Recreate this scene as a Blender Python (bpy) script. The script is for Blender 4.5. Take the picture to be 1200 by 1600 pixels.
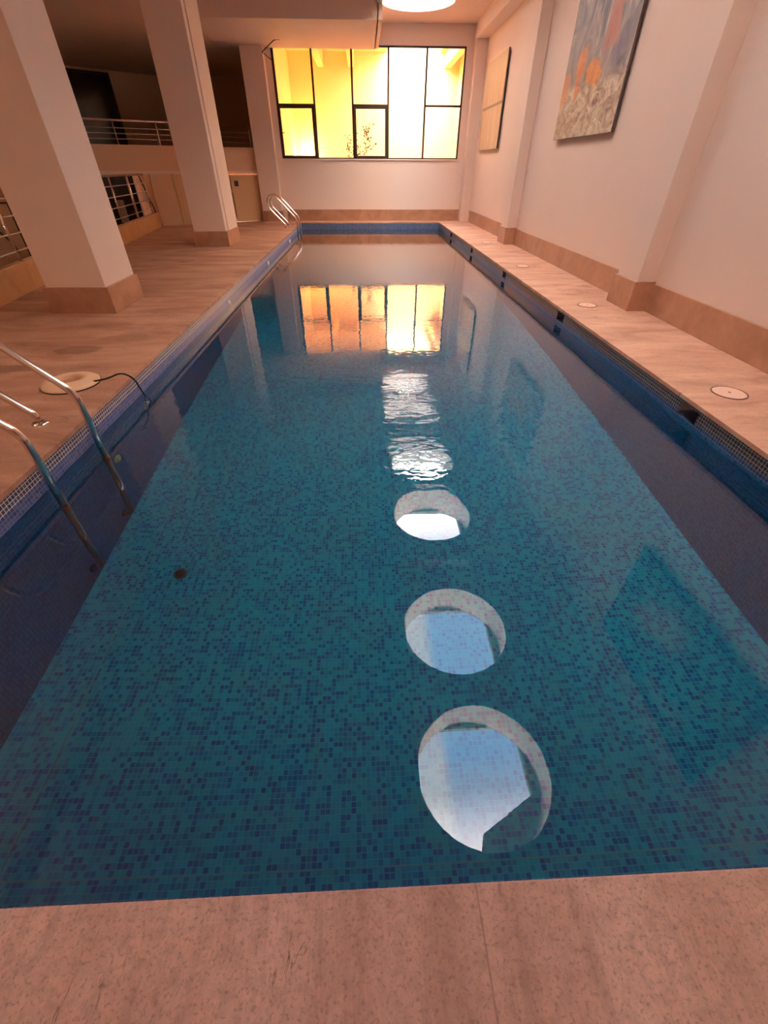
import bpy, bmesh, math, random
from mathutils import Vector, Matrix

# ------------------------------------------------------------------ set-up
for o in list(bpy.data.objects): bpy.data.objects.remove(o)
scn = bpy.context.scene
COL = scn.collection
S = 1.3            # metres per unit: every coordinate below is in units of the camera's height over the deck
random.seed(7)

# camera: orientation from the photograph's three vanishing points
F = 656.0
v1 = Vector((565-600, 262-800, F)).normalized()      # along the pool
v3 = Vector((597-600, 1601-800, F))                   # straight down
v3 = (v3 - v1*(v3 @ v1)).normalized() if False else (v3 - v1*v3.dot(v1)).normalized()
vx = v3.cross(v1)
R = Matrix((vx, v1, -v3))                             # camera (right, down, forward) -> world
cd = bpy.data.cameras.new('camera'); cam = bpy.data.objects.new('camera', cd); COL.objects.link(cam)
cd.sensor_fit = 'HORIZONTAL'; cd.sensor_width = 36; cd.lens = F/1200*36; cd.clip_start = 0.02; cd.clip_end = 300
r0, r1, r2 = R.col[0], -R.col[1], -R.col[2]
M = Matrix((r0, r1, r2)).transposed().to_4x4(); M.translation = Vector((0, 0, S))
cam.matrix_world = M
scn.camera = cam

# daylight: bluish in the direction the pool runs, warmer behind
W = bpy.data.worlds.new('sky'); scn.world = W; W.use_nodes = True
wn = W.node_tree.nodes; wl = W.node_tree.links
bg = wn['Background']; tc = wn.new('ShaderNodeTexCoord'); sp = wn.new('ShaderNodeSeparateXYZ')
rmp = wn.new('ShaderNodeValToRGB'); ma = wn.new('ShaderNodeMath'); ma.operation = 'MULTIPLY_ADD'
ma.inputs[1].default_value = 0.5; ma.inputs[2].default_value = 0.5
wl.new(tc.outputs['Generated'], sp.inputs[0]); wl.new(sp.outputs['Y'], ma.inputs[0]); wl.new(ma.outputs[0], rmp.inputs[0])
rmp.color_ramp.elements[0].position = 0.57; rmp.color_ramp.elements[0].color = (1.0, .80, .70, 1)
rmp.color_ramp.elements[1].position = 0.67; rmp.color_ramp.elements[1].color = (.36, .58, 1.0, 1)
e = rmp.color_ramp.elements.new(0.81); e.color = (.40, .60, 1.0, 1)
e = rmp.color_ramp.elements.new(0.89); e.color = (1.0, .84, .74, 1)
wl.new(rmp.outputs[0], bg.inputs[0])
st = wn.new('ShaderNodeValToRGB')      # brightest low in the sky behind the photographer
wl.new(ma.outputs[0], st.inputs[0]); cr = st.color_ramp
cr.elements[0].position = .08; cr.elements[0].color = (1, 1, 1, 1); cr.elements[1].position = .24; cr.elements[1].color = (.62, .62, .62, 1)
for p_, v_ in ((.56, .46), (.64, .135), (.83, .135), (.90, .48)):
    e = cr.elements.new(p_); e.color = (v_, v_, v_, 1)
sm = wn.new('ShaderNodeMath'); sm.operation = 'MULTIPLY'; sm.inputs[1].default_value = 45.0
wl.new(st.outputs[0], sm.inputs[0]); wl.new(sm.outputs[0], bg.inputs[1])
# a bank of thin cloud on the left half of the sky
dv_ = wn.new('ShaderNodeMath'); dv_.operation = 'DIVIDE'; wl.new(sp.outputs['X'], dv_.inputs[0]); wl.new(sp.outputs['Z'], dv_.inputs[1])
nz = wn.new('ShaderNodeTexNoise'); nz.inputs['Scale'].default_value = 9; nz.inputs['Detail'].default_value = 5; wl.new(tc.outputs['Generated'], nz.inputs['Vector'])
mr = wn.new('ShaderNodeMapRange'); mr.inputs[1].default_value = .165; mr.inputs[2].default_value = .14; wl.new(dv_.outputs[0], mr.inputs[0])
m2 = wn.new('ShaderNodeMapRange'); m2.inputs[1].default_value = .35; m2.inputs[2].default_value = .65; m2.inputs[3].default_value = .45; m2.inputs[4].default_value = 1.0; wl.new(nz.outputs[0], m2.inputs[0])
m3 = wn.new('ShaderNodeMath'); m3.operation = 'MULTIPLY'; wl.new(mr.outputs[0], m3.inputs[0]); wl.new(m2.outputs[0], m3.inputs[1])
cm = wn.new('ShaderNodeMix'); cm.data_type = 'RGBA'; wl.new(m3.outputs[0], cm.inputs[0]); wl.new(rmp.outputs[0], cm.inputs[6]); cm.inputs[7].default_value = (1.0, .95, .96, 1)
wl.new(cm.outputs[2], bg.inputs[0])

def area_light(name, loc, size, sizey, energy, color, rot=(0, 0, 0), portal=False):
    l = bpy.data.lights.new(name, 'AREA'); l.shape = 'RECTANGLE'; l.size = size*S; l.size_y = sizey*S
    l.energy = energy; l.color = color
    o = bpy.data.objects.new(name, l); COL.objects.link(o); o.location = Vector(loc)*S; o.rotation_euler = rot
    if portal: l.cycles.is_portal = True
    return o
SKY = [1.50, 3.12, 5.35, 7.08, 9.28, 11.0]            # skylight centres along the pool
SKX, SKR = 1.027, 0.630
for y in SKY: area_light('skylight_portal', (SKX, y, 3.74), 1.4, 1.4, 1, (1, 1, 1), portal=True)
area_light('courtyard_portal', (1.6, 14.6, 4.35), 2.4, 4.0, 1, (1, 1, 1), portal=True)
area_light('warm_fill', (-.6, -2.2, 2.95), 3.0, 1.2, 16, (1.0, .70, .52))  # added warm fill behind the camera, not an actual fixture
area_light('warm_fill', (-4.6, 1.0, 2.8), 1.0, 1.0, 25, (1.0, .70, .48))  # second added fill, warms the left side under the low ceiling

vs = scn.view_settings
vs.view_transform = 'Standard'; vs.look = 'None'; vs.exposure = 0.32; vs.gamma = 1; vs.use_curve_mapping = False
cy = scn.cycles
cy.max_bounces = 14; cy.diffuse_bounces = 6; cy.glossy_bounces = 6; cy.transmission_bounces = 8; cy.transparent_max_bounces = 12
cy.caustics_refractive = True; cy.caustics_reflective = True; cy.blur_glossy = 0.0
cy.sample_clamp_indirect = 8.0; cy.sample_clamp_direct = 0.0
cy.use_denoising = True

# ------------------------------------------------------------------ node helpers
class NT:
    def __init__(s, name):
        s.m = bpy.data.materials.new(name); s.m.use_nodes = True
        s.n = s.m.node_tree.nodes; s.l = s.m.node_tree.links; s.n.clear()
        s.out = s.n.new('ShaderNodeOutputMaterial')
        g = s.n.new('ShaderNodeNewGeometry')
        v = s.n.new('ShaderNodeVectorMath'); v.operation = 'SCALE'; v.inputs[3].default_value = 1/S
        s.l.new(g.outputs['Position'], v.inputs[0]); s.P = v.outputs[0]      # position in scene units
        q = s.n.new('ShaderNodeSeparateXYZ'); s.l.new(s.P, q.inputs[0]); s.X, s.Y, s.Z = q.outputs
    def put(s, sock, v):
        if isinstance(v, bpy.types.NodeSocket): s.l.new(v, sock)
        elif isinstance(v, (tuple, list)) and len(v) == 3 and sock.type == 'RGBA': sock.default_value = (*v, 1)
        else: sock.default_value = v
    def math(s, op, a, b=0.0, c=0.0, clamp=False):
        n = s.n.new('ShaderNodeMath'); n.operation = op; n.use_clamp = clamp
        for i, v in enumerate((a, b, c)): s.put(n.inputs[i], v)
        return n.outputs[0]
    def vec(s, x, y, z):
        n = s.n.new('ShaderNodeCombineXYZ')
        for i, v in enumerate((x, y, z)): s.put(n.inputs[i], v)
        return n.outputs[0]
    def mul(s, v, k):
        n = s.n.new('ShaderNodeVectorMath'); n.operation = 'MULTIPLY'; s.put(n.inputs[0], v); n.inputs[1].default_value = k
        return n.outputs[0]
    def noise(s, v, scale, detail=3, rough=.5, dist=0.0):
        n = s.n.new('ShaderNodeTexNoise'); s.put(n.inputs['Vector'], v); n.inputs['Scale'].default_value = scale
        n.inputs['Detail'].default_value = detail; n.inputs['Roughness'].default_value = rough; n.inputs['Distortion'].default_value = dist
        return n.outputs['Fac']
    def white(s, v):
        n = s.n.new('ShaderNodeTexWhiteNoise'); n.noise_dimensions = '3D'; s.put(n.inputs['Vector'], v); return n.outputs['Value']
    def ramp(s, f, stops, interp='LINEAR'):
        n = s.n.new('ShaderNodeValToRGB'); s.put(n.inputs[0], f); cr = n.color_ramp; cr.interpolation = interp
        cr.elements[0].position = stops[0][0]; cr.elements[1].position = stops[-1][0]
        for p, c in stops[1:-1]: cr.elements.new(p)
        for el, (p, c) in zip(cr.elements, stops):
            el.position = p; el.color = (*c, 1) if isinstance(c, tuple) else (c, c, c, 1)
        return n.outputs[0]
    def mix(s, f, a, b, mode='MIX'):
        n = s.n.new('ShaderNodeMix'); n.data_type = 'RGBA'; n.blend_type = mode
        s.put(n.inputs[0], f); s.put(n.inputs[6], a); s.put(n.inputs[7], b); return n.outputs[2]
    def step(s, v, lo, hi):
        n = s.n.new('ShaderNodeMapRange'); n.interpolation_type = 'SMOOTHSTEP'
        s.put(n.inputs[0], v); n.inputs[1].default_value = lo; n.inputs[2].default_value = hi; return n.outputs[0]
    def bump(s, h, strength, dist):
        n = s.n.new('ShaderNodeBump'); n.inputs['Strength'].default_value = strength; n.inputs['Distance'].default_value = dist
        s.put(n.inputs['Height'], h); return n.outputs[0]
    def pbr(s, color, rough=.5, metal=0.0, normal=None, spec=.5, emis=None, es=0.0):
        n = s.n.new('ShaderNodeBsdfPrincipled')
        s.put(n.inputs['Base Color'], color); s.put(n.inputs['Roughness'], rough); s.put(n.inputs['Metallic'], metal)
        n.inputs['Specular IOR Level'].default_value = spec
        if normal is not None: s.l.new(normal, n.inputs['Normal'])
        if emis: s.put(n.inputs['Emission Color'], emis); n.inputs['Emission Strength'].default_value = es
        s.l.new(n.outputs[0], s.out.inputs[0]); return s.m

def plain(name, col, rough=.5, metal=0.0, **k): return NT(name).pbr(col, rough, metal, **k)

def paint(name, col, amp=.04):
    t = NT(name); n = t.noise(t.P, 1.3, 4, .6)
    c = t.mix(t.math('MULTIPLY', n, 1.0), tuple(v*(1-amp) for v in col), tuple(min(1, v*(1+amp)) for v in col))
    return t.pbr(c, .75, normal=t.bump(t.noise(t.P, 90, 3, .6), .12, .003), spec=.25)

def stone(name, along, tone=1.0, joint=None, speckle=1.0, base=((.52, .30, .215), (.66, .41, .30))):
    """pink-beige marble; `along` is the axis its veins run in"""
    t = NT(name)
    k = (1.1, 3.6, 1) if along == 'X' else (3.6, 1.1, 1)
    big = t.noise(t.mul(t.P, k), 1.1, 6, .62, .7)
    fine = t.noise(t.P, 42, 3, .7)
    grit = t.noise(t.P, 150, 2, .65)
    c = t.ramp(big, [(.28, tuple(v*.66*tone for v in base[0])), (.45, tuple(v*tone for v in base[0])), (.66, tuple(v*tone for v in base[1]))])
    c = t.mix(t.math('MULTIPLY', t.step(fine, .35, .75), .28*speckle), c, tuple(v*.50*tone for v in base[0]))
    c = t.mix(t.math('MULTIPLY', t.step(grit, .50, .72), .36*speckle), c, tuple(v*.42*tone for v in base[0]))
    k3 = (3.0, 24.0, 1) if along == 'X' else (24.0, 3.0, 1)
    stk = t.noise(t.mul(t.P, k3), 1.0, 4, .65, .5)
    c = t.mix(t.math('MULTIPLY', t.step(stk, .52, .72), .38), c, tuple(v*.52*tone for v in base[0]))
    k2 = (2.6, 7.0, 1) if along == 'X' else (7.0, 2.6, 1)
    cr = t.noise(t.mul(t.P, k2), .9, 5, .6, 1.6)
    crack = t.math('MULTIPLY', t.step(t.math('ABSOLUTE', t.math('SUBTRACT', cr, .5)), .012, .0),
                   t.step(t.noise(t.P, 5.1, 2, .5), .60, .68))
    c = t.mix(t.math('MULTIPLY', crack, .75), c, (.09, .05, .035))
    c = t.mix(t.math('MULTIPLY', t.step(t.noise(t.P, 2.3, 3, .5), .60, .78), .30), c, tuple(v*1.25*tone for v in base[1]))
    if joint:
        ax, per, off = joint
        fr = t.math('ABSOLUTE', t.math('SUBTRACT', t.math('FRACT', t.math('DIVIDE', t.math('ADD', t.X if ax == 'X' else t.Y, off), per)), .5))
        c = t.mix(t.math('MULTIPLY', t.math('LESS_THAN', fr, .0016/per), .38), c, (.16, .09, .06))
    if name == 'deck_left_stone':         # damp patches left by bathers
        for (sx, sy, a, b) in ((-2.03, 3.1, .16, .055), (-2.3, 2.75, .20, .04)):
            dx = t.math('DIVIDE', t.math('SUBTRACT', t.X, sx), a); dy = t.math('DIVIDE', t.math('SUBTRACT', t.Y, sy), b*1.6)
            dd = t.math('ADD', t.math('MULTIPLY', dx, dx), t.math('MULTIPLY', dy, dy))
            dd = t.math('ADD', dd, t.math('MULTIPLY', t.noise(t.P, 9, 3), 1.2))
            c = t.mix(t.math('MULTIPLY', t.step(dd, 1.75, 1.35), .5), c, (.16, .075, .04))
    return t.pbr(c, t.ramp(big, [(.3, .62), (.7, .45)]), normal=t.bump(fine, .25, .004), spec=.3)

def marble(name, a, b):
    t = NT(name); n = t.noise(t.P, 2.6, 7, .62, 1.1); m = t.noise(t.P, 26, 3, .6)
    c = t.ramp(n, [(.3, a), (.68, b)]); c = t.mix(t.math('MULTIPLY', m, .25), c, tuple(v*.6 for v in a))
    return t.pbr(c, .32, normal=t.bump(n, .08, .01), spec=.45)

PITCH = .0192
def mosaic(name, axes, tiles, grout, gw=.07, rough=.3, band=None, joints=None, spec=.5):
    t = NT(name); A = {'X': t.X, 'Y': t.Y, 'Z': t.Z}
    u, v = (t.math('DIVIDE', A[a], PITCH) for a in axes)
    fu, fv = t.math('FLOOR', u), t.math('FLOOR', v)
    w = t.white(t.vec(fu, fv, 3.3)); w2 = t.white(t.vec(fu, fv, 9.1))
    du = t.math('ABSOLUTE', t.math('SUBTRACT', t.math('FRACT', u), .5)); dv = t.math('ABSOLUTE', t.math('SUBTRACT', t.math('FRACT', v), .5))
    g = t.math('GREATER_THAN', t.math('MAXIMUM', du, dv), .5-gw)
    patch = t.noise(t.vec(t.math('MULTIPLY', A[axes[0]], 2.2), t.math('MULTIPLY', A[axes[1]], 2.2), 0.), 1.0, 4, .6)
    wt = t.math('ADD', t.math('MULTIPLY', w, .8), t.math('MULTIPLY', patch, .35))
    n = len(tiles)
    c = t.ramp(wt, [(i/(n-.0)+.02, q) for i, q in enumerate(tiles)], 'LINEAR')
    gc = grout
    if joints:      # visible seams between sheets of mosaic
        gs = t.math('GREATER_THAN', t.math('MAXIMUM',
             t.math('MULTIPLY', t.math('GREATER_THAN', du, .5-gw), t.math('LESS_THAN', t.math('FRACT', t.math('DIVIDE', t.math('ADD', fu, .5), 13.)), 1/13.)),
             t.math('MULTIPLY', t.math('GREATER_THAN', dv, .5-gw), t.math('LESS_THAN', t.math('FRACT', t.math('DIVIDE', t.math('ADD', fv, .5), 13.)), 1/13.))), .5)
        gc = t.mix(gs, grout, joints)
    if band:        # whiter, chalky grout in the top rows; chalk and painted grazing sheen below
        z0, z1, g1, t1, z2, t2, g2 = band
        up = t.step(t.Z, z0, z1)
        mid = t.step(t.Z, z2, z2+.004)
        c = t.mix(t.math('MULTIPLY', mid, .85), c, t.mix(w2, t2[0], t2[1])); gc = t.mix(mid, gc, g2)
        c = t.mix(t.math('MULTIPLY', up, .9), c, t.mix(w2, t1[0], t1[1])); gc = t.mix(up, gc, g1)
    c = t.mix(g, c, gc)
    rr = t.mix(g, (rough,)*3, (.7,)*3)
    h = t.math('MULTIPLY', g, -1.0)
    return t.pbr(c, rr, normal=t.bump(h, .25, .002), spec=spec)

# ------------------------------------------------------------------ materials
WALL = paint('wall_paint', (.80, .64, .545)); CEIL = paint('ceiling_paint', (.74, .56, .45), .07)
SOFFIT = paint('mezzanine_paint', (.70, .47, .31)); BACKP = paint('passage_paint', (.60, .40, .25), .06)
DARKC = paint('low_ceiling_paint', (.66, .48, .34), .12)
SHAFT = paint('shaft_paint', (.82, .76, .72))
PLINTH = marble('plinth_marble', (.36, .175, .10), (.54, .29, .18)); CURB = marble('curb_marble', (.55, .27, .10), (.72, .42, .20))
D_FRONT = stone('deck_front_stone', 'Y', 1.27, ('X', 1.75, .7), 1.6, ((.56, .36, .28), (.66, .45, .36))); D_LEFT = stone('deck_left_stone', 'X', .95, ('Y', .82, .12), .8, ((.50, .265, .175), (.66, .385, .265)))
D_RIGHT = stone('deck_right_stone', 'X', 1.0, ('Y', 1.02, -.47), .8, ((.56, .31, .21), (.70, .42, .30)))
NAVY = [(.000, .045, .14), (.000, .09, .24), (.004, .15, .34)]
ENDT = [(.02, .045, .11), (.05, .09, .18), (.09, .13, .24)]
TEAL = [(.000, .065, .23), (.000, .14, .35), (.000, .26, .44), (.003, .37, .50)]
left_band = (-.084, -.080, (.86, .80, .80), ((.035, .03, .06), (.14, .12, .18)), -.138, ((.05, .06, .22), (.16, .17, .36)), (.24, .27, .46))
right_band = (-.096, -.092, (.55, .48, .42), ((.02, .018, .025), (.07, .06, .07)), -.125, ((.01, .02, .10), (.04, .07, .22)), (.22, .25, .42))
POOL_L = mosaic('mosaic_left', 'YZ', NAVY, (.03, .10, .24), gw=.085, band=left_band)
POOL_R = mosaic('mosaic_right', 'YZ', NAVY, (.03, .10, .24), band=right_band)
POOL_E = mosaic('mosaic_end', 'XZ', ENDT, (.20, .24, .34))
POOL_F = mosaic('mosaic_floor', 'XY', TEAL, (.05, .38, .48), gw=.06, joints=(.12, .34, .39), rough=.7, spec=.08)
STEEL = plain('brushed_steel', (.78, .72, .68), .16, 1.0)
DULLSTEEL = plain('dull_steel', (.50, .44, .38), .35, .85); WETSTEEL = plain('wet_steel', (.10, .14, .15), .4, .6)
RUST = plain('rusty_joint', (.32, .10, .05), .6, .3)
FRAME = plain('window_frame_brown', (.035, .016, .010), .45)
BLACK = plain('black_rubber', (.012, .011, .013), .45)
CREAM = plain('cream_plastic', (.82, .56, .36), .4)
LIDM = plain('lid_plastic', (.82, .54, .42), .42)
LIDRIM = plain('lid_gap', (.13, .075, .055), .7)
NOZZLE = plain('nozzle_plastic', (.75, .72, .66), .35)
YELN = plain('nozzle_yellowed', (.42, .52, .22), .4)
DARKG = plain('dark_glass', (.010, .006, .006), .12)
DOORM = paint('door_paint', (.66, .44, .25)); DARKWOOD = plain('dark_wood', (.045, .018, .010), .45)
LEAF = plain('leaf_green', (.05, .055, .012), .6); BARK = plain('bark_brown', (.12, .07, .04), .8)
YARD = paint('courtyard_yellow', (.90, .67, .34), .05); YARDBEAM = paint('courtyard_beam', (.88, .66, .30), .04)
LAMPG = plain('lamp_glass', (1, .9, .6), .3, emis=(1, .80, .35), es=60)
SOCK = plain('socket_plastic', (.72, .58, .50), .4)
ROOFM = paint('roof_render', (.35, .36, .36)); FACADE = paint('pale_facade', (.80, .82, .88))
GREYM = plain('grey_panel', (.30, .22, .17), .6); EDGE = plain('canvas_edge', (.10, .065, .06), .6)

t = NT('window_glass'); tr = t.n.new('ShaderNodeBsdfTransparent'); gl = t.n.new('ShaderNodeBsdfGlossy'); gl.inputs['Roughness'].default_value = 0.0
lw = t.n.new('ShaderNodeLayerWeight'); lw.inputs[0].default_value = .5; mx = t.n.new('ShaderNodeMixShader')
tr.inputs[0].default_value = (.97, .97, .95, 1)
t.l.new(t.math('MULTIPLY_ADD', t.math('POWER', lw.outputs['Facing'], 5.0), .94, .03), mx.inputs[0]); t.l.new(tr.outputs[0], mx.inputs[1]); t.l.new(gl.outputs[0], mx.inputs[2]); t.l.new(mx.outputs[0], t.out.inputs[0])
GLASS = t.m

t = NT('pool_water_surface')
rf = t.n.new('ShaderNodeBsdfRefraction'); rf.inputs['IOR'].default_value = 1.33; rf.inputs['Roughness'].default_value = 0; rf.inputs['Color'].default_value = (.90, .98, 1, 1)
gl = t.n.new('ShaderNodeBsdfGlossy'); gl.inputs['Roughness'].default_value = 0.0
fr = t.n.new('ShaderNodeFresnel'); fr.inputs[0].default_value = 1.66; mx = t.n.new('ShaderNodeMixShader')
# slight ripples in the middle of the pool, nearly still water at both ends
amp = t.math('MULTIPLY', t.step(t.Y, 1.42, 1.75), t.math('MULTIPLY_ADD', t.step(t.Y, 2.3, 3.2), -.68, 1.0))
big = t.noise(t.mul(t.P, (6.0, 9.0, 1)), 1.0, 2, .5, .4); sml = t.noise(t.mul(t.P, (16., 26., 1)), 1.0, 2, .5, .3)
h = t.math('ADD', t.math('MULTIPLY', big, .7), t.math('MULTIPLY', sml, .35))
h = t.math('MULTIPLY', h, t.math('ADD', t.math('MULTIPLY', amp, 1.0), .025))
bm_ = t.bump(h, 1.0, .0032)
for n_ in (rf, gl, fr): t.l.new(bm_, n_.inputs['Normal'])
ff = t.math('MULTIPLY_ADD', t.math('MULTIPLY', fr.outputs[0], fr.outputs[0]), 2.4, fr.outputs[0], clamp=True)
t.l.new(ff, mx.inputs[0]); t.l.new(rf.outputs[0], mx.inputs[1]); t.l.new(gl.outputs[0], mx.inputs[2]); t.l.new(mx.outputs[0], t.out.inputs[0])
WATER = t.m

# ------------------------------------------------------------------ mesh helpers (coordinates in units, scaled on the way in)
def obj(name, bm, mat, parent=None, smooth=False, bevel=0):
    for v in bm.verts: v.co = v.co*S
    me = bpy.data.meshes.new(name); bm.to_mesh(me); bm.free()
    for m in (mat if isinstance(mat, (list, tuple)) else [mat]): me.materials.append(m)
    if smooth:
        for p in me.polygons: p.use_smooth = True
    o = bpy.data.objects.new(name, me); COL.objects.link(o)
    if parent:
        o.parent = parent; o.matrix_parent_inverse = Matrix.Translation(-parent.location) if not parent.rotation_euler.z else parent.matrix_basis.inverted()
    if bevel:
        b = o.modifiers.new('bevel', 'BEVEL'); b.width = bevel*S; b.segments = 2; b.limit_method = 'ANGLE'; b.angle_limit = .6
    return o
def box(bm, x0, x1, y0, y1, z0, z1, mi=0):
    vs_ = [bm.verts.new(p) for p in ((x0,y0,z0),(x1,y0,z0),(x1,y1,z0),(x0,y1,z0),(x0,y0,z1),(x1,y0,z1),(x1,y1,z1),(x0,y1,z1))]
    for f in ((0,3,2,1),(4,5,6,7),(0,1,5,4),(1,2,6,5),(2,3,7,6),(3,0,4,7)):
        fc = bm.faces.new([vs_[i] for i in f]); fc.material_index = mi
def B(*boxes):
    bm = bmesh.new()
    for b in boxes: box(bm, *b)
    return bm
def prism(pts, z0, z1, bm=None):
    bm = bm or bmesh.new()
    a = [bm.verts.new((x, y, z0)) for x, y in pts]; b = [bm.verts.new((x, y, z1)) for x, y in pts]
    n = len(pts); fs = [bm.faces.new(a), bm.faces.new(b)]
    for i in range(n): fs.append(bm.faces.new((a[i], a[(i+1) % n], b[(i+1) % n], b[i])))
    bmesh.ops.recalc_face_normals(bm, faces=bm.faces); return bm
def tube(pts, r, bm=None, seg=12, caps=True):
    bm = bm or bmesh.new(); P = [Vector(p) for p in pts]; rings = []; prev = None
    for i, p in enumerate(P):
        d = (P[min(i+1, len(P)-1)]-P[max(i-1, 0)]).normalized()
        if prev is None:
            a = d.orthogonal().normalized()
        else:
            a = (prev - d*prev.dot(d)).normalized()
        prev = a; b = d.cross(a)
        rr = r[i] if isinstance(r, (list, tuple)) else r
        rings.append([bm.verts.new(p + a*math.cos(q)*rr + b*math.sin(q)*rr) for q in [2*math.pi*k/seg for k in range(seg)]])
    for A_, B_ in zip(rings, rings[1:]):
        for k in range(seg): bm.faces.new((A_[k], A_[(k+1) % seg], B_[(k+1) % seg], B_[k]))
    if caps: bm.faces.new(rings[0][::-1]); bm.faces.new(rings[-1])
    return bm
def smooth_path(pts, rad=.06, n=6):
    """polyline with rounded corners"""
    P = [Vector(p) for p in pts]; out = [P[0]]
    for a, b, c in zip(P, P[1:], P[2:]):
        u = (a-b); w = (c-b); k = min(rad, u.length*.49, w.length*.49)
        s_, e_ = b+u.normalized()*k, b+w.normalized()*k
        for i in range(n+1):
            q = i/n; out.append(s_*(1-q)**2 + b*2*q*(1-q) + e_*q*q)
    out.append(P[-1]); return out
def lathe(prof, c, seg=40, bm=None, axis='Z', close=False):
    """prof: (radius, height) pairs turned about the axis through c"""
    bm = bm or bmesh.new(); rings = []
    for r, h in prof:
        ring = []
        for k in range(seg):
            q = 2*math.pi*k/seg; a, b = r*math.cos(q), r*math.sin(q)
            p = (a, b, h) if axis == 'Z' else ((h, a, b) if axis == 'X' else (a, h, b))
            ring.append(bm.verts.new(Vector(c)+Vector(p)))
        rings.append(ring)
    for A_, B_ in zip(rings, rings[1:]):
        for k in range(seg): bm.faces.new((A_[k], A_[(k+1) % seg], B_[(k+1) % seg], B_[k]))
    if close: bm.faces.new(rings[0][::-1]); bm.faces.new(rings[-1])
    bmesh.ops.recalc_face_normals(bm, faces=bm.faces); return bm
def thing(name, label, cat, loc=(0, 0, 0), group=None):
    o = bpy.data.objects.new(name, None); COL.objects.link(o); o.location = Vector(loc)*S; o.empty_display_size = .1
    o['label'] = label; o['category'] = cat
    if group: o['group'] = group
    return o
def tag(o, label, cat, group=None):
    o['label'] = label; o['category'] = cat
    if group: o['group'] = group
    return o
def struct(name, bm, mat, label=None, cat=None, **k):
    o = obj(name, bm, mat, **k); o['kind'] = 'structure'
    if label: o['label'] = label
    if cat: o['category'] = cat
    return o

# ------------------------------------------------------------------ pool shell
D = -.135                        # water level
ZF = -1.11                       # pool floor
XL, XR, Y0, Y1 = -1.460, 1.822, .160, 12.09     # tiled faces
CT = .022                        # thickness of the coping slabs
def P_y(x): return 12.42+.57*(x+2.38)            # the passage wall runs at an angle
def curb_x(y): return -3.347-.148*(y-4.31)

struct('floor_front', B((-1.448, 1.81, -4, .155, -CT, 0), (-1.448, 1.81, -4, .14, -.3, -CT)), D_FRONT, 'pinkish beige stone deck at the near end of the pool', 'floor', bevel=.003)
pts = [(-1.448, -4), (-1.448, 12.5)] + [(-2.35, 12.5), (-4.376, 11.30), (curb_x(11.2)-.02, 11.2), (curb_x(-4), -4)]
struct('floor_left', prism(pts, -CT, 0), D_LEFT, 'brown pink stone deck left of the pool', 'floor')
struct('floor_right', B((1.81, 2.6, -4, 12.5, -CT, 0)), D_RIGHT, 'salmon stone walkway right of the pool', 'floor')
struct('floor_far', B((-1.448, 1.81, 12.10, 12.5, -CT, 0)), D_RIGHT, 'narrow stone strip at the far end of the pool', 'floor')
bm = bmesh.new()
box(bm, -1.6, XL, Y0-.1, Y1+.1, ZF-.1, -CT)
struct('pool_wall_left', bm, POOL_L, 'blue mosaic wall on the left side of the pool', 'pool wall')
SK = [(2.053, .155), (4.04, .155), (6.04, .15), (8.13, .15), (10.23, .15)]           # overflow slots
zs0, zs1 = -.112, -.040
bm = bmesh.new(); ys = [Y0-.1]
for y, w in SK: ys += [y, y+w]
ys.append(Y1+.1)
for i in range(0, len(ys), 2): box(bm, XR, 1.95, ys[i], ys[i+1], zs0, -CT)
box(bm, XR, 1.95, Y0-.1, Y1+.1, ZF-.1, zs0)
for y, w in SK: box(bm, XR, 1.95, y, y+w, zs1, -CT)
struct('pool_wall_right', bm, POOL_R, 'blue mosaic wall on the right with five overflow slots', 'pool wall')
for i, (y, w) in enumerate(SK):
    sk = tag(obj('overflow_box', B((1.95, 2.10, y-.02, y+w+.02, -.2, -CT)), DARKWOOD),
        'dark recess of the overflow slot in right pool wall, %s' % ['nearest to the camera', 'second from the near end', 'third of five', 'second from the far end', 'nearest to the far end'][i], 'overflow', 'overflow slots in the right pool wall')
struct('pool_wall_far', B((XL-.1, XR+.1, Y1, Y1+.14, ZF-.1, -CT)), POOL_E, 'blue mosaic end wall under the window', 'pool wall')
struct('pool_wall_near', B((XL-.1, XR+.1, Y0-.13, Y0, ZF-.1, -.025)), POOL_E, 'blue mosaic near end wall', 'pool wall')
struct('pool_floor', B((XL-.1, XR+.1, Y0-.1, Y1+.1, ZF-.1, ZF)), POOL_F, 'teal and blue mosaic floor of the pool', 'pool floor')
GL = plain('seam_grout', (.05, .30, .34), .7)
struct('trim_1', B((-1.245, -1.241, .34, 11.9, ZF, ZF+.002), (-1.245, 1.78, .340, .344, ZF, ZF+.002)), GL, 'pale grout seam running along the pool floor', 'seam')

bm = bmesh.new(); nx, ny = 4, 14
box_ = [bm.verts.new(p) for p in ((XL, Y0, D), (XR, Y0, D), (XR, Y1, D), (XL, Y1, D))]; bm.faces.new(box_)
w_ = obj('pool_water', bm, WATER); tag(w_, 'clear still water filling the blue mosaic pool', 'water'); w_['kind'] = 'stuff'

# ------------------------------------------------------------------ building shell
XW = 2.55                        # face of the right wall
struct('wall_right', B((XW, 2.85, -4, 12.7, -.3, 3.7)), WALL, 'long salmon painted wall right of the pool', 'wall')
for n, (y0, y1) in enumerate(((4.03, 4.39), (8.30, 8.68), (12.18, 12.5))):
    x0 = 2.39 if n < 2 else 2.33
    struct('wall_pilaster', B((x0, XW, y0, y1, 0, 3.2)), WALL, 'shallow painted pilaster on the right wall', 'pilaster', bevel=.006)
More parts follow.
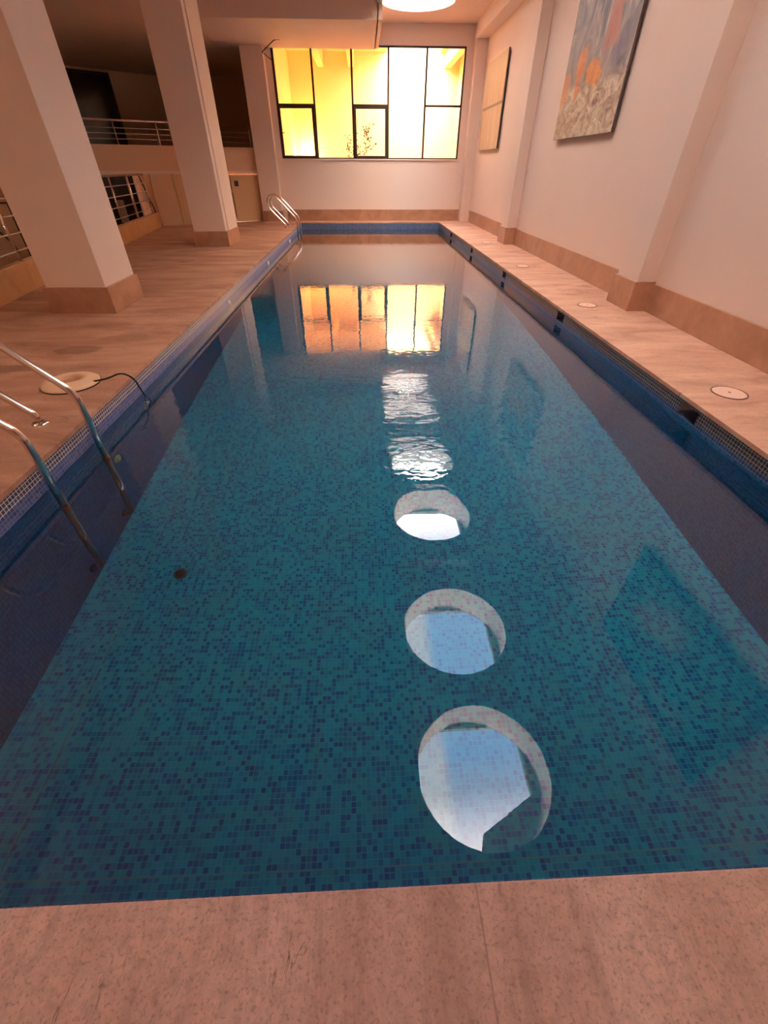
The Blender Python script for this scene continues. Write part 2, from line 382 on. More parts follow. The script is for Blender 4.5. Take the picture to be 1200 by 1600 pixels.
# stone skirting, stepping round the pilasters
def skirting(y0, y1): return (XW-.022, XW, y0, y1, 0, .222)
bm = B(skirting(-4, 4.005), skirting(4.415, 8.275), skirting(8.705, 12.15))
struct('baseboard_right', bm, PLINTH, 'brown marble skirting along the right wall', 'skirting', bevel=.004)
for n, (y0, y1) in enumerate(((4.03, 4.39), (8.30, 8.68))):
    struct('baseboard_pilaster', B((2.365, XW, y0-.024, y1+.024, 0, .235)), PLINTH, 'brown marble base wrapped round the pilaster', 'skirting', bevel=.004)
struct('baseboard_far', B((-1.80, 2.45, 12.425, 12.45, 0, .222)), PLINTH, 'brown marble skirting under the window', 'skirting', bevel=.004)

WX0, WX1, WZ0, WZ1 = -1.775, 2.19, 1.155, 2.905
struct('wall_far', B((-2.35, 2.6, 12.45, 12.62, -.2, WZ0), (-2.35, 2.6, 12.45, 12.62, WZ1, 3.7), (WX1, 2.6, 12.45, 12.62, WZ0, WZ1),
                     (-2.35, WX0, 12.45, 12.62, WZ0, WZ1)), WALL, 'painted wall around the wide window', 'wall')
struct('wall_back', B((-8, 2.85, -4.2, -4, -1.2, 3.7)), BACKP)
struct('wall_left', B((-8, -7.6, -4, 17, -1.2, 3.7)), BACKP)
struct('floor_lower', B((-8, -3.0, -4, 12.5, -1.2, -1.1)), D_LEFT, 'lower landing beyond the railing', 'floor')
struct('trim_stairwell', prism([(curb_x(-4)-.10, -4), (curb_x(-4)-.05, -4), (curb_x(11.2)-.05, 11.2), (curb_x(11.2)-.10, 11.2)], -1.1, -CT), BACKP)

# ceiling with round openings
bm = bmesh.new()
cx0, cx1, zc, zt = .36, 2.6, 3.2, 3.6
cuts = [-4.0, -.3] + [2.31, 4.235, 6.215, 8.18, 10.14, 12.5]
def quad(a, b, c, d): bm.faces.new([bm.verts.new(p) for p in (a, b, c, d)])
for z in (zc, zt):
    quad((cx0, -4, z), (cx1, -4, z), (cx1, .3, z), (cx0, .3, z))
cells = [.3] + cuts[2:]
for i, sy in enumerate(SKY):
    ya, yb = cells[i], cells[i+1]; n = 64
    for z in (zc, zt):
        circ, rect = [], []
        for k in range(n):
            q = 2*math.pi*k/n; c_, s_ = math.cos(q), math.sin(q); circ.append(bm.verts.new((SKX+SKR*c_, sy+SKR*s_, z)))
            tx = ((cx1-SKX)/c_ if c_ > 0 else (cx0-SKX)/c_) if abs(c_) > 1e-6 else 1e9
            ty = ((yb-sy)/s_ if s_ > 0 else (ya-sy)/s_) if abs(s_) > 1e-6 else 1e9
            tt = min(tx, ty); rect.append(bm.verts.new((SKX+tt*c_, sy+tt*s_, z)))
        for k in range(n): bm.faces.new((circ[k], circ[(k+1) % n], rect[(k+1) % n], rect[k]))
        for (qx, qy) in ((cx0, ya), (cx1, ya), (cx1, yb), (cx0, yb)):      # fill the corners the ring cuts off
            best = sorted(rect, key=lambda v: (v.co.x-qx)**2+(v.co.y-qy)**2)
            a = [v for v in best if abs(v.co.x-qx) < 1e-5][:1]; b = [v for v in best if abs(v.co.y-qy) < 1e-5][:1]
            if a and b and (a[0].co-b[0].co).length > 1e-5 and (a[0].co-Vector((qx, qy, z))).length > 1e-5: bm.faces.new((bm.verts.new((qx, qy, z)), a[0], b[0]))
bmesh.ops.recalc_face_normals(bm, faces=bm.faces)
struct('ceiling', bm, CEIL, 'painted ceiling strip with round skylight openings', 'ceiling')
struct('ceiling_left', B((-2.75, .36, -4, 10.3, 3.12, 3.62), (-2.75, .33, 10.3, 12.5, 2.85, 3.62)), CEIL, 'ceiling left of the skylight strip, stepping down at the far end', 'ceiling')
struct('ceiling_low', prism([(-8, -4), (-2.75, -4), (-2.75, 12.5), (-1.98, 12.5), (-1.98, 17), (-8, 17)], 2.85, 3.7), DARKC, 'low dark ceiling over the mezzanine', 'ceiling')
struct('ceiling_beam', B((.31, .395, -4, 10.3, 3.03, 3.2), (.31, .395, 10.3, 12.45, 2.85, 3.2)), CEIL, 'narrow dropped beam along the skylight strip', 'beam')
struct('ceiling_beam', B((2.31, XW, -4, 12.2, 2.97, 3.62)), WALL, 'beam along the top of the right wall', 'beam')
for y in (4.08, 8.22):
    struct('ceiling_beam', B((.395, 2.31, y, y+.24, 2.97, 3.2)), CEIL, 'cross beam between two pairs of skylights', 'beam')

# skylights
place = ['nearest the camera', 'second from the near end', 'third from the near end', 'third from the window wall', 'second from the window wall', 'nearest the window wall']
for i, sy in enumerate(SKY):
    t_ = thing('skylight', 'round ceiling skylight with a white shaft, mirrored in the pool, %s' % place[i], 'skylight', (SKX, sy, 3.2), 'round skylights over the pool'); t_['kind'] = 'structure'
    obj('shaft', lathe([(SKR, 3.2), (SKR, 3.6), (SKR+.012, 3.6), (SKR+.012, 3.195), (SKR, 3.195), (SKR, 3.2)], (SKX, sy, 0), 96), SHAFT, t_, smooth=False)
    a = .565
    bm = bmesh.new()
    # square kerb with chamfered corner sitting over the round shaft
    o_ = .80
    for bx in ((.42, SKX+o_, sy+a, sy+o_, 3.60, 3.66), (.42, SKX+o_, sy-o_, sy-.64, 3.60, 3.66), (SKX+.53, SKX+o_, sy-.64, sy+a, 3.60, 3.66)): box(bm, *bx)
    prism([(SKX+.33, sy+a), (SKX+.53, sy+a), (SKX+.53, sy+.41)], 3.601, 3.659, bm)
    if i == 0: prism([(SKX-.10, sy-.64), (SKX-.02, sy-.40), (SKX+.53, sy-.10), (SKX+.53, sy-.64)], 3.601, 3.659, bm)
    obj('kerb', bm, ROOFM, t_)
    obj('pane', B((.42, SKX+.78, sy-.78, sy+.78, 3.665, 3.672)), GLASS, t_)
# neighbouring house wall beside the skylights
w2 = struct('wall_upper', B((-.60, .36, -3.0, 12.0, 3.62, 6.8)), FACADE, 'pale outside wall seen through the skylights', 'wall')

# pillars on the left deck
def pillar(x0, x1, y0, y1, label, groove=False, top=2.9):
    t_ = thing('pillar', label, 'pillar', ((x0+x1)/2, (y0+y1)/2, 0), 'painted pillars along the left deck')
    obj('shaft', B((x0, x1, y0, y1, .18, top)), WALL, t_, bevel=.005)
    if groove: obj('edge_strip', B((x1-.001, x1+.018, y0+.12, y1-.02, .2, top)), WALL, t_, bevel=.003)
    obj('base', B((x0-.022, x1+.022, y0-.022, y1+.022, 0, .205)), PLINTH, t_, bevel=.004)
pillar(-2.71, -2.21, 4.09, 4.66, 'large square salmon pillar nearest the camera with brown marble base', top=3.12)
pillar(-2.71, -2.20, 8.17, 8.92, 'square salmon pillar with brown marble base in the middle of the row', True, 3.12)
pillar(-2.35, -1.90, 12.26, 12.46, 'slim salmon pillar against the window wall behind the far pool ladder', False, 2.85)

# ------------------------------------------------------------------ window to the courtyard
win = bpy.data.objects.new('window_1', None); COL.objects.link(win); win.location = Vector((.2, 12.5, WZ0))*S; win['kind'] = 'structure'
win['label'] = 'wide brown framed window onto a yellow lit courtyard'; win['category'] = 'window'
mull = [-.972, -.158, .600, 1.392]; f_ = .026; yA, yB = 12.47, 12.51
bm = B((WX0, WX0+.05, yA, yB, WZ0, WZ1), (WX1-.035, WX1, yA, yB, WZ0, WZ1), (WX0, WX1, yA, yB, WZ0, WZ0+.022), (WX0, WX1, yA, yB, WZ1-.03, WZ1),
       *[(m-f_*.8, m+f_*.8, yA, yB, WZ0, WZ1) for m in mull])
box(bm, mull[3], WX1, yA, yB, 2.03-.018, 2.03+.018); box(bm, WX0, mull[0], yA, yB, 2.01, 2.05); box(bm, mull[1], mull[2], yA, yB, 2.01, 2.05)
obj('window_frame', bm, FRAME, win, bevel=.002)
xs = [WX0]+mull+[WX1]
for i in range(5):
    for (z0, z1) in (((WZ0, 2.03), (2.03, WZ1)) if i in (0, 2, 4) else ((WZ0, WZ1),)):
        obj('pane', B((xs[i]+.01, xs[i+1]-.01, 12.488, 12.492, z0+.01, z1-.01)), GLASS, win)
for i, hx in ((0, -1.72), (2, -.115)):
    a, b = xs[i]+.012, xs[i+1]-.012; k = .055; z0, z1 = WZ0+.01, 2.03
    sash = obj('sash', B((a, a+k, 12.445, 12.485, z0, z1), (b-k, b, 12.445, 12.485, z0, z1), (a+k, b-k, 12.445, 12.485, z0, z0+k*.8), (a+k, b-k, 12.445, 12.485, z1-k, z1)), FRAME, win, bevel=.003)
    obj('handle', B((hx-.01, hx+.012, 12.425, 12.446, 1.55, 1.63), (hx-.005, hx+.055, 12.415, 12.428, 1.575, 1.59)), FRAME, sash)
struct('window_sill', B((WX0-.03, WX1+.02, 12.425, 12.47, WZ0-.025, WZ0-.002)), WALL)

# courtyard
CY0, CY1, CX0, CX1, CZ = 12.62, 16.6, -1.93, 2.75, 1.0
struct('courtyard_wall_left', B((CX0-.05, CX0, CY0, CY1, -.2, 4.4)), YARD, 'yellow side wall of the courtyard', 'wall')
struct('courtyard_wall_back', B((CX0-.05, CX1+.1, CY1, CY1+.2, -.2, 4.4)), YARD, 'yellow back wall of the courtyard', 'wall')
struct('courtyard_wall_right', B((CX1, CX1+.2, CY0-.1, CY1, -.2, 4.4)), YARD, 'yellow right wall of the courtyard', 'wall')
struct('courtyard_floor', B((CX0, CX1, CY0, CY1, CZ-.1, CZ)), D_RIGHT, 'courtyard ground', 'floor')
struct('courtyard_shade_roof', B((CX0, .75, CY0, CY1, 3.42, 3.6), (2.2, CX1, CY0, CY1, 3.42, 3.6)), YARDBEAM, 'roof slabs added over both sides of the courtyard to dim its walls', 'ceiling')  # added cover, sized to cut the daylight on the yellow walls
for x, d_ in ((-1.05, 'left'), (-.22, 'middle'), (2.42, 'right')):
    struct('courtyard_beam', B((x-.09, x+.09, CY0, CY1, 3.12, 3.42)), YARDBEAM, 'beam at the top of the courtyard, %s' % d_, 'beam', bevel=.01)
fl = thing('flood_light', 'glowing flood light in the left corner of the courtyard behind the window', 'lamp', (-1.55, 16.15, CZ))
obj('housing', B((-1.63, -1.47, 16.07, 16.15, CZ+.10, CZ+.26), (-1.57, -1.53, 16.09, 16.13, CZ, CZ+.11)), FRAME, fl)
obj('lens', B((-1.615, -1.485, 16.15, 16.157, CZ+.115, CZ+.245)), LAMPG, fl)
pl = bpy.data.lights.new('flood_light_bulb', 'POINT'); pl.energy = 110; pl.color = (1, .68, .22); pl.shadow_soft_size = .12
po = bpy.data.objects.new('flood_light_bulb', pl); COL.objects.link(po); po.location = Vector((-1.55, 16.30, CZ+.32))*S

sh = thing('shrub', 'sparse leafy shrub standing in the courtyard behind the middle window sash', 'plant', (.0, 13.2, CZ))
bmS, bmL = bmesh.new(), bmesh.new(); rnd = random.Random(4)
def leafm(c, s):
    a = Vector((rnd.uniform(-1, 1), rnd.uniform(-.6, .6), rnd.uniform(-1, 1))).normalized(); b = a.cross(Vector((rnd.uniform(-1, 1), 1, rnd.uniform(-1, 1)))).normalized()
    n_ = a.cross(b)*s*.12
    bmL.faces.new([bmL.verts.new(c+v) for v in (-a*s, -b*s*.5+n_, a*s, b*s*.5+n_)])
stems = [[(.02, 13.2, CZ), (.06, 13.2, 1.2), (.12, 13.22, 1.45), (.22, 13.2, 1.72), (.40, 13.18, 1.98)],
         [(.02, 13.2, CZ), (.00, 13.22, 1.18), (-.06, 13.2, 1.36), (-.14, 13.2, 1.46)],
         [(-.28, 13.2, CZ), (-.29, 13.2, 1.25), (-.33, 13.2, 1.42), (-.32, 13.22, 1.56)],
         [(.08, 13.2, 1.25), (.20, 13.22, 1.40), (.31, 13.2, 1.50)], [(.15, 13.2, 1.5), (.12, 13.2, 1.62), (.20, 13.2, 1.80)],
         [(.03, 13.2, 1.1), (-.12, 13.2, 1.22), (-.20, 13.2, 1.30)]]
for st in stems:
    pth = smooth_path(st, .08); tube(pth, [.007*(1-.6*k/len(pth)) for k in range(len(pth))], bmS, 6)
    for k in range(26):
        q = rnd.random()**.8*(len(pth)-1); i = int(q); p = pth[i].lerp(pth[min(i+1, len(pth)-1)], q-i)
        if p.z > 1.1: leafm(p+Vector((rnd.gauss(0, .05), rnd.gauss(0, .04), rnd.gauss(0, .045))), rnd.uniform(.020, .036))
obj('stems', bmS, BARK, sh); obj('foliage', bmL, LEAF, sh)

# ------------------------------------------------------------------ mezzanine and passage on the left
def on_P(x, off=0.0):     # point on the angled plane, pushed towards the back by off
    n = Vector((-.57, 1)).normalized(); return (x+n.x*off, P_y(x)+n.y*off)
def pbox(xa, xb, o0, o1, z0, z1, bm=None):
    return prism([on_P(xa, o0), on_P(xb, o0), on_P(xb, o1), on_P(xa, o1)], z0, z1, bm)
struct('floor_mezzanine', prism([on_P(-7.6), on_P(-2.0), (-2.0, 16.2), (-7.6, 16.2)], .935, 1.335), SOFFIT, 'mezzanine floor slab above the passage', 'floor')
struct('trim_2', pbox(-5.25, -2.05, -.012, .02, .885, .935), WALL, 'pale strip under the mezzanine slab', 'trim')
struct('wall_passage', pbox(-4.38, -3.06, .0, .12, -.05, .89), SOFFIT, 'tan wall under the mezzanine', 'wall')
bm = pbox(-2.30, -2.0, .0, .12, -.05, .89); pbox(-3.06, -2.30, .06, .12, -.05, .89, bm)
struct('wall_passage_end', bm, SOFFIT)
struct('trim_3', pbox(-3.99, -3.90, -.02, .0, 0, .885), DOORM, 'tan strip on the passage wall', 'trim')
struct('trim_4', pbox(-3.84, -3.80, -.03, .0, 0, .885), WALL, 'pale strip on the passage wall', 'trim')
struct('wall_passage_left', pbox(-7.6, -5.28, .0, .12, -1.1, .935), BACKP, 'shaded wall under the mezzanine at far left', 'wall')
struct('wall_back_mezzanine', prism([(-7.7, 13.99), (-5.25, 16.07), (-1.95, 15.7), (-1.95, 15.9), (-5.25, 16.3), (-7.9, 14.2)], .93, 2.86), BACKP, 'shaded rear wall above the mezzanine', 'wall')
# black opening upstairs
d1 = Vector((-6.99, 14.6)); d2 = Vector((-6.26, 15.22)); u_ = (d2-d1).normalized(); n_ = Vector((u_.y, -u_.x))
def up(a, b, o0, o1, z0, z1, bm=None):
    q = [d1+u_*a+n_*o0, d1+u_*b+n_*o0, d1+u_*b+n_*o1, d1+u_*a+n_*o1]; return prism([tuple(v) for v in q], z0, z1, bm)
L_ = (d2-d1).length
dd = bpy.data.objects.new('door_2', None); COL.objects.link(dd); dd.location = Vector((*d1, 1.335))*S; dd['kind'] = 'structure'; dd['label'] = 'black glazed opening above the mezzanine railing'; dd['category'] = 'door'
obj('pane', up(-.4, L_, .0, .03, 1.335, 2.77), DARKG, dd)
bm = up(L_-.03, L_+.02, .03, .05, 1.335, 2.80); up(-.4, L_, .03, .05, 2.75, 2.80, bm); obj('door_frame', bm, BLACK, dd)
# dark window beneath
w3 = bpy.data.objects.new('window_2', None); COL.objects.link(w3); w3.location = Vector((*on_P(-4.9), 0))*S; w3['kind'] = 'structure'; w3['label'] = 'dark glazing behind the curb railing under the mezzanine'; w3['category'] = 'window'
obj('pane', pbox(-5.28, -4.62, .05, .07, -1.1, .89), DARKG, w3)
bm = pbox(-5.28, -5.22, .0, .08, -1.1, .89); pbox(-4.66, -4.62, .0, .08, -1.1, .89, bm); pbox(-5.28, -4.62, .0, .08, .855, .89, bm); obj('window_frame', bm, WALL, w3)
struct('wall_passage_reveal', pbox(-4.62, -4.38, .10, .14, -1.1, .935), SOFFIT, 'tan reveal beside the stair', 'wall')
tag(obj('junction_cabinet', pbox(-5.03, -4.93, -.10, -.02, .02, .47), GREYM, bevel=.004), 'small grey cabinet behind the curb railing', 'cabinet')

# door with lock
d3 = bpy.data.objects.new('door_1', None); COL.objects.link(d3); d3.location = Vector((*on_P(-2.95), 0))*S; d3['kind'] = 'structure'; d3['label'] = 'tan door under the mezzanine beside the slim pillar'; d3['category'] = 'door'
obj('door_leaf', pbox(-2.93, -2.36, -.005, .05, .01, .868), DOORM, d3, bevel=.003)
bm = pbox(-3.06, -3.00, -.01, .06, 0, .885); obj('door_frame', bm, DARKWOOD, d3)
obj('door_lock', pbox(-2.875, -2.80, -.03, -.005, .665, .765), BLACK, d3, bevel=.004)
hb = pbox(-2.985, -2.945, -.05, -.01, .545, .60); obj('door_handle', hb, STEEL, d3, bevel=.004)

# stair handrail slanting down by the passage
shr = thing('stair_handrail', 'dark slanting stair handrail with thin rods where the curb meets the tan wall', 'handrail', (-4.4, 11.2, 0))
obj('rail', tube([(-4.37, 11.22, .0), (-4.55, 11.16, .88)], .014), DARKWOOD, shr)
for k in range(3):
    obj('rod', tube([(-4.44-.02*k, 11.19, .22), (-4.53-.02*k, 11.16, .62)], .005), DULLSTEEL, shr)

# marble curb with a railing on top
pts = [(curb_x(-4), -4), (curb_x(11.27), 11.27), (curb_x(11.27)-.09, 11.27), (curb_x(-4)-.09, -4)]
struct('trim_5', prism(pts, -.02, .25), CURB, 'low golden marble curb along the left deck', 'curb', bevel=.004)
def rail_set(name, label, group, line, z0, levels, top, posts, r=.009, pr=.013, wide=()):
    p0 = line(posts[0]); t_ = thing(name, label, 'railing', (p0[0], p0[1], z0), group)
    a, b = line(posts[0]), line(posts[-1])
    obj('handrail', tube([(*a, top), (*b, top)], .017), STEEL, t_, smooth=True)
    for z in levels: obj('rail', tube([(*a, z), (*b, z)], r*.8, seg=8), DULLSTEEL, t_, smooth=True)
    for k, q in enumerate(posts):
        c = line(q); obj('post', tube([(*c, z0), (*c, top)], pr*(1.7 if k in wide else 1)), STEEL, t_, smooth=True)
        obj('base_plate', lathe([(.0, 0), (pr*2, 0), (pr*2, .008), (.0, .01)], (*c, z0), 16), STEEL, t_)
    return t_
cl = lambda y: (curb_x(y)-.045, y)
rail_set('curb_railing', 'steel railing with five bars on the low marble curb left of the pool', None, cl, .25, (.335, .475, .615, .755), .885, [1.2, 2.5, 3.8, 5.1, 6.6, 7.9, 8.75, 9.75, 10.9], wide=(7,))
ml = lambda x: on_P(x, .03)
rail_set('mezzanine_railing', 'slim steel railing along the edge of the mezzanine', None, ml, 1.335, (1.42, 1.50, 1.58), 1.69, [-7.2, -6.3, -5.42, -4.72, -4.05, -3.25, -2.42], pr=.011)

# leaning framed panel and hoses at the far left, beyond the railing
lp = thing('framed_panel', 'tan panel in a dark frame standing behind the railing at far left', 'panel', (*on_P(-6.7, -.05), -.4))
obj('sheet', pbox(-6.95, -6.62, -.05, -.03, -.38, .46), DOORM, lp)
bm = pbox(-6.64, -6.60, -.06, -.02, -.40, .49); pbox(-6.97, -6.60, -.06, -.02, .46, .49, bm); pbox(-6.82, -6.79, -.06, -.02, -.40, .46, bm); obj('frame', bm, DARKWOOD, lp)
hz = [(-6.98, -.10, .15), (-6.90, -.12, .05), (-6.80, -.12, -.12), (-6.76, -.12, -.30)]
h_ = []
for (x, o_, z) in hz: c = on_P(x, o_); h_.append((c[0], c[1], z))
tag(obj('hose', tube(smooth_path(h_, .1), .014), BLACK), 'black hose hanging in front of the framed panel', 'hose')

# ------------------------------------------------------------------ pool ladders
def ladder(y_a, y_b, label, deep):
    t_ = thing('pool_ladder', label, 'ladder', (-1.5, (y_a+y_b)/2, 0), 'steel pool ladders on the left side')
    for y in (y_a, y_b):
        up_ = [(-1.405, y, -.30), (-1.405, y, .155), (-1.795, y, .545), (-1.90, y, .565), (-1.985, y, .47), (-1.965, y, .355), (-1.645, y, .045), (-1.645, y, -.005)]
        pth = smooth_path(up_, .05, 5)
        obj('handrail', tube(pth, .0165, seg=16), STEEL, t_, smooth=True)
        obj('flange', lathe([(.02, .012), (.034, .008), (.038, 0)], (-1.645, y, .0), 20), STEEL, t_, smooth=True)
        obj('coupling', tube([(-1.405, y, -.33), (-1.405, y, -.285)], .0185, seg=16), RUST, t_, smooth=True)
        low = smooth_path([(-1.405, y, -.32), (-1.405, y, deep), (-1.468, y, deep-.03)], .04, 5)
        obj('lower_leg', tube(low, .0165, seg=16), WETSTEEL, t_, smooth=True)
        obj('rubber_foot', tube([(-1.448, y, deep-.018), (-1.462, y, deep-.026)], .022), BLACK, t_)
    return t_
ladder(1.575, 1.985, 'steel pool ladder at the left edge nearest the camera, only its handrails above water', -.98)
ladder(10.90, 11.32, 'small looking steel pool ladder at the far left corner under the window', -.98)

# ------------------------------------------------------------------ fittings
yl = ['beside the nearest pilaster corner', '', '', '']
for (x, y, r, lab) in ((2.09, 2.227, .094, 'round deck lid nearest the camera, right of the open overflow slot'), (2.10, 4.227, .088, 'round deck lid in front of the near pilaster'),
                       (2.09, 6.26, .086, 'round deck lid midway between the two pilasters'), (2.13, 8.50, .084, 'round deck lid in front of the far pilaster')):
    t_ = thing('deck_lid', lab, 'lid', (x, y, 0), 'round skimmer lids on the right walkway')
    obj('gap_ring', lathe([(r, .0), (r, .0035), (r-.006, .0035), (r-.006, .0)], (x, y, 0), 48), LIDRIM, t_)
    obj('cover', lathe([(0, .0045), (r-.012, .0045), (r-.007, .002), (r-.007, 0)], (x, y, 0), 48), LIDM, t_)
    obj('finger_hole', lathe([(0, .0052), (.007, .0052), (.008, .0046)], (x, y, 0), 14), BLACK, t_)

sx, sy = -1.755, 2.49
t_ = thing('sensor_ring', 'raised cream plastic ring on the left deck with a black cable into the water', 'pool fitting', (sx, sy, 0))
obj('ring', lathe([(.155, 0), (.155, .012), (.145, .02), (.10, .035), (.075, .036), (.07, .026), (.07, .0)], (sx, sy, 0), 56), CREAM, t_, smooth=True)
obj('seal', lathe([(.158, 0), (.158, .006), (.154, .006)], (sx, sy, 0), 56), BLACK, t_)
obj('well', lathe([(0, .006), (.07, .006)], (sx, sy, 0), 40), PLINTH, t_)
obj('cap', lathe([(0, .05), (.02, .05), (.026, .042), (.026, .02)], (sx-.075, sy-.03, 0), 20), CREAM, t_, smooth=True)
cab = smooth_path([(sx+.14, sy-.01, .018), (-1.53, 2.49, .03), (-1.46, 2.52, .055), (-1.425, 2.57, .0), (-1.428, 2.61, -.10), (-1.43, 2.66, -.22), (-1.425, 2.67, -.29), (-1.425, 2.62, -.31), (-1.43, 2.58, -.29)], .05, 6)
obj('cable', tube(cab, .0052, seg=8), BLACK, t_, smooth=True)
bm = tube([(-1.43, 2.615, -.27), (-1.43, 2.575, -.335)], .012); tube([(-1.43, 2.57, -.285), (-1.43, 2.60, -.33)], .009, bm); lathe([(0, -.012), (.016, -.008), (.016, .008), (0, .012)], (-1.43, 2.62, -.262), 14, bm)
obj('probe', bm, NOZZLE, t_, smooth=True)

for (y, z, mat, lab) in ((2.14, -.52, YELN, 'yellowed round inlet under water beside the near ladder'), (4.98, -.135, NOZZLE, 'pale inlet nozzle at the left waterline, nearest of three'),
                    (7.43, -.135, NOZZLE, 'pale inlet nozzle at the left waterline, middle of three'), (9.93, -.135, NOZZLE, 'pale inlet nozzle at the left waterline near the far ladder')):
    t_ = thing('inlet_nozzle', lab, 'nozzle', (XL, y, z), 'inlet nozzles in the left pool wall')
    obj('flange', lathe([(.034, 0), (.034, .006), (.026, .012), (.017, .012), (.014, .004)], (XL, y, z), 28, axis='X'), mat, t_, smooth=True)
    obj('eyeball', lathe([(.016, .0), (.014, .012), (.008, .018), (.0, .018)], (XL, y, z), 20, axis='X'), mat, t_, smooth=True)
t_ = thing('drain_cover', 'small dark round drain on the pool floor', 'drain', (-1.045, 1.61, ZF))
obj('ring', lathe([(.036, 0), (.036, .006), (.026, .008), (.024, .0)], (-1.045, 1.61, ZF), 28), plain('drain_ring', (.05, .10, .08), .5), t_)
obj('grate', lathe([(0, .003), (.025, .003)], (-1.045, 1.61, ZF), 24), BLACK, t_)

tag(obj('wall_socket', B((XW-.008, XW, 8.195, 8.235, .945, .985)), SOCK, bevel=.002), 'tiny socket on the right wall between the paintings', 'socket')
t_ = thing('window_opener', 'thin dark bent rod hanging from the ceiling at the left end of the window', 'rod', (-1.55, 11.9, 2.85))
obj('rod', tube([(-1.55, 11.75, 2.85), (-1.60, 11.8, 2.845), (-1.87, 12.0, 2.725), (-1.74, 12.2, 2.65)], .009), FRAME, t_)
obj('hook', tube([(-1.55, 11.75, 2.855), (-1.48, 11.75, 2.852)], .009), FRAME, t_)

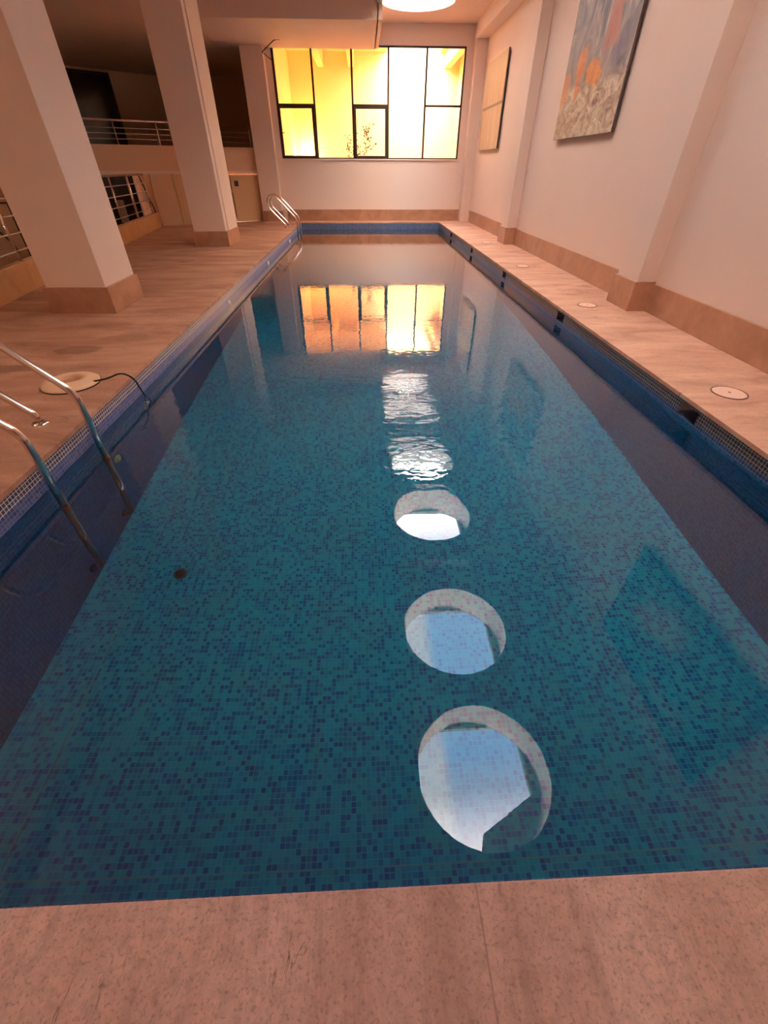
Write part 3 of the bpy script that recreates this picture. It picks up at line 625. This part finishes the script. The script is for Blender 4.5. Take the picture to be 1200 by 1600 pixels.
# ------------------------------------------------------------------ paintings
def canvas(name, y0, y1, z0, z1, kind):
    t = NT(name)
    u = t.math('DIVIDE', t.math('SUBTRACT', y1, t.Y), y1-y0)      # 0 at the far edge, 1 at the near edge
    v = t.math('DIVIDE', t.math('SUBTRACT', t.Z, z0), z1-z0)
    uv = t.vec(u, v, 0.)
    wob_ = t.noise(t.mul(uv, (4, 3, 1)), 1.4, 4, .6); wob2 = t.noise(t.vec(v, u, 4.), 6.0, 4, .6)
    ud = t.math('ADD', u, t.math('MULTIPLY', t.math('SUBTRACT', wob_, .5), .34)); vd = t.math('ADD', v, t.math('MULTIPLY', t.math('SUBTRACT', wob2, .5), .34))
    def blob(cu, cv, a, b, soft=.5, tilt=0.0, wob=.35):
        du = t.math('SUBTRACT', ud, cu); dv = t.math('SUBTRACT', vd, cv)
        du2 = t.math('DIVIDE', t.math('ADD', du, t.math('MULTIPLY', dv, tilt)), a); dv = t.math('DIVIDE', dv, b)
        d_ = t.math('ADD', t.math('MULTIPLY', du2, du2), t.math('MULTIPLY', dv, dv))
        d_ = t.math('ADD', d_, t.math('MULTIPLY', t.math('SUBTRACT', t.noise(uv, 9, 4, .6, .5), .5), wob*4))
        return t.step(d_, 1.0+soft*.5, 1.0-soft)
    if kind == 'abstract':
        n = t.noise(t.mul(uv, (5, 2.0, 1)), 1.6, 6, .62, 1.2)
        c = t.ramp(n, [(.28, (.05, .06, .10)), (.44, (.16, .17, .20)), (.56, (.27, .25, .26)), (.72, (.46, .43, .42))])
        low = t.noise(t.mul(uv, (4, 4.5, 1)), 2.0, 6, .68, 1.5)
        cl_ = t.ramp(low, [(.32, (.09, .06, .07)), (.43, (.28, .20, .16)), (.54, (.42, .37, .30)), (.68, (.66, .56, .50))])
        c = t.mix(t.step(v, .42, .30), c, cl_)
        c = t.mix(t.math('MULTIPLY', blob(.28, .44, .085, .17, .5, -.12), .9), c, t.ramp(low, [(.35, (.36, .07, .02)), (.6, (.56, .23, .12))]))
        c = t.mix(t.math('MULTIPLY', blob(.52, .43, .13, .085, .5, .3), .9), c, t.ramp(low, [(.35, (.38, .10, .02)), (.65, (.62, .27, .10))]))
        c = t.mix(t.math('MULTIPLY', blob(.68, .66, .09, .17, .7, -.1), .75), c, (.46, .19, .15))
        c = t.mix(t.math('MULTIPLY', blob(.05, .35, .07, .16, .7), .7), c, (.50, .18, .09))
        c = t.mix(t.math('MULTIPLY', blob(.82, .50, .08, .10, .8), .7), c, (.14, .13, .22))
        c = t.mix(t.math('MULTIPLY', t.step(t.noise(t.mul(uv, (22, 2.0, 1)), 1., 3, .6), .60, .72), .35), c, (.78, .74, .74))
    elif kind == 'pale':
        n = t.noise(t.mul(uv, (9, .8, 1)), 1.3, 5, .6)
        c = t.ramp(n, [(.3, (.36, .24, .16)), (.7, (.52, .38, .27))])
        hz_ = t.step(t.math('ABSOLUTE', t.math('SUBTRACT', v, .49)), .022, .008)
        c = t.mix(t.math('MULTIPLY', hz_, .9), c, (.10, .085, .07))
        c = t.mix(t.math('MULTIPLY', t.step(v, .55, .95), .45), c, (.72, .58, .40))
    else:
        n = t.noise(t.mul(uv, (3, 3, 1)), 1.6, 5, .6, .6)
        c = t.ramp(n, [(.3, (.02, .04, .06)), (.7, (.12, .15, .18))])
        c = t.mix(t.math('MULTIPLY', blob(.35, .36, .20, .20, 1.0, .4), .85), c, (.75, .62, .56))
        c = t.mix(t.math('MULTIPLY', blob(.62, .80, .22, .12, 1.2), .7), c, (.62, .50, .46))
    return t.pbr(c, .5, normal=t.bump(t.noise(uv, 30, 4, .6), .15, .004), spec=.35)
def painting(y0, y1, z0, z1, kind, label):
    t_ = thing('painting', label, 'painting', (XW, (y0+y1)/2, z0), 'canvas paintings on the right wall')
    xf = 2.50
    obj('canvas', B((xf, xf+.002, y0, y1, z0, z1)), canvas('canvas_'+kind, y0, y1, z0, z1, kind), t_)
    obj('stretcher', B((xf+.002, xf+.024, y0, y1, z0, z1)), EDGE, t_)
    obj('hanger', B((xf+.024, XW, (y0+y1)/2-.2, (y0+y1)/2+.2, z1-.25, z1-.22)), EDGE, t_)
painting(10.20, 11.75, 1.285, 2.56, 'pale', 'pale beige canvas with a thin grey line, on the wall nearest the window')
painting(5.57, 7.20, 1.285, 2.50, 'abstract', 'grey and cream abstract canvas with orange strokes on the right wall')
painting(1.12, 2.67, 1.40, 2.55, 'dark', 'dark canvas with pale patches, seen only mirrored in the near water')
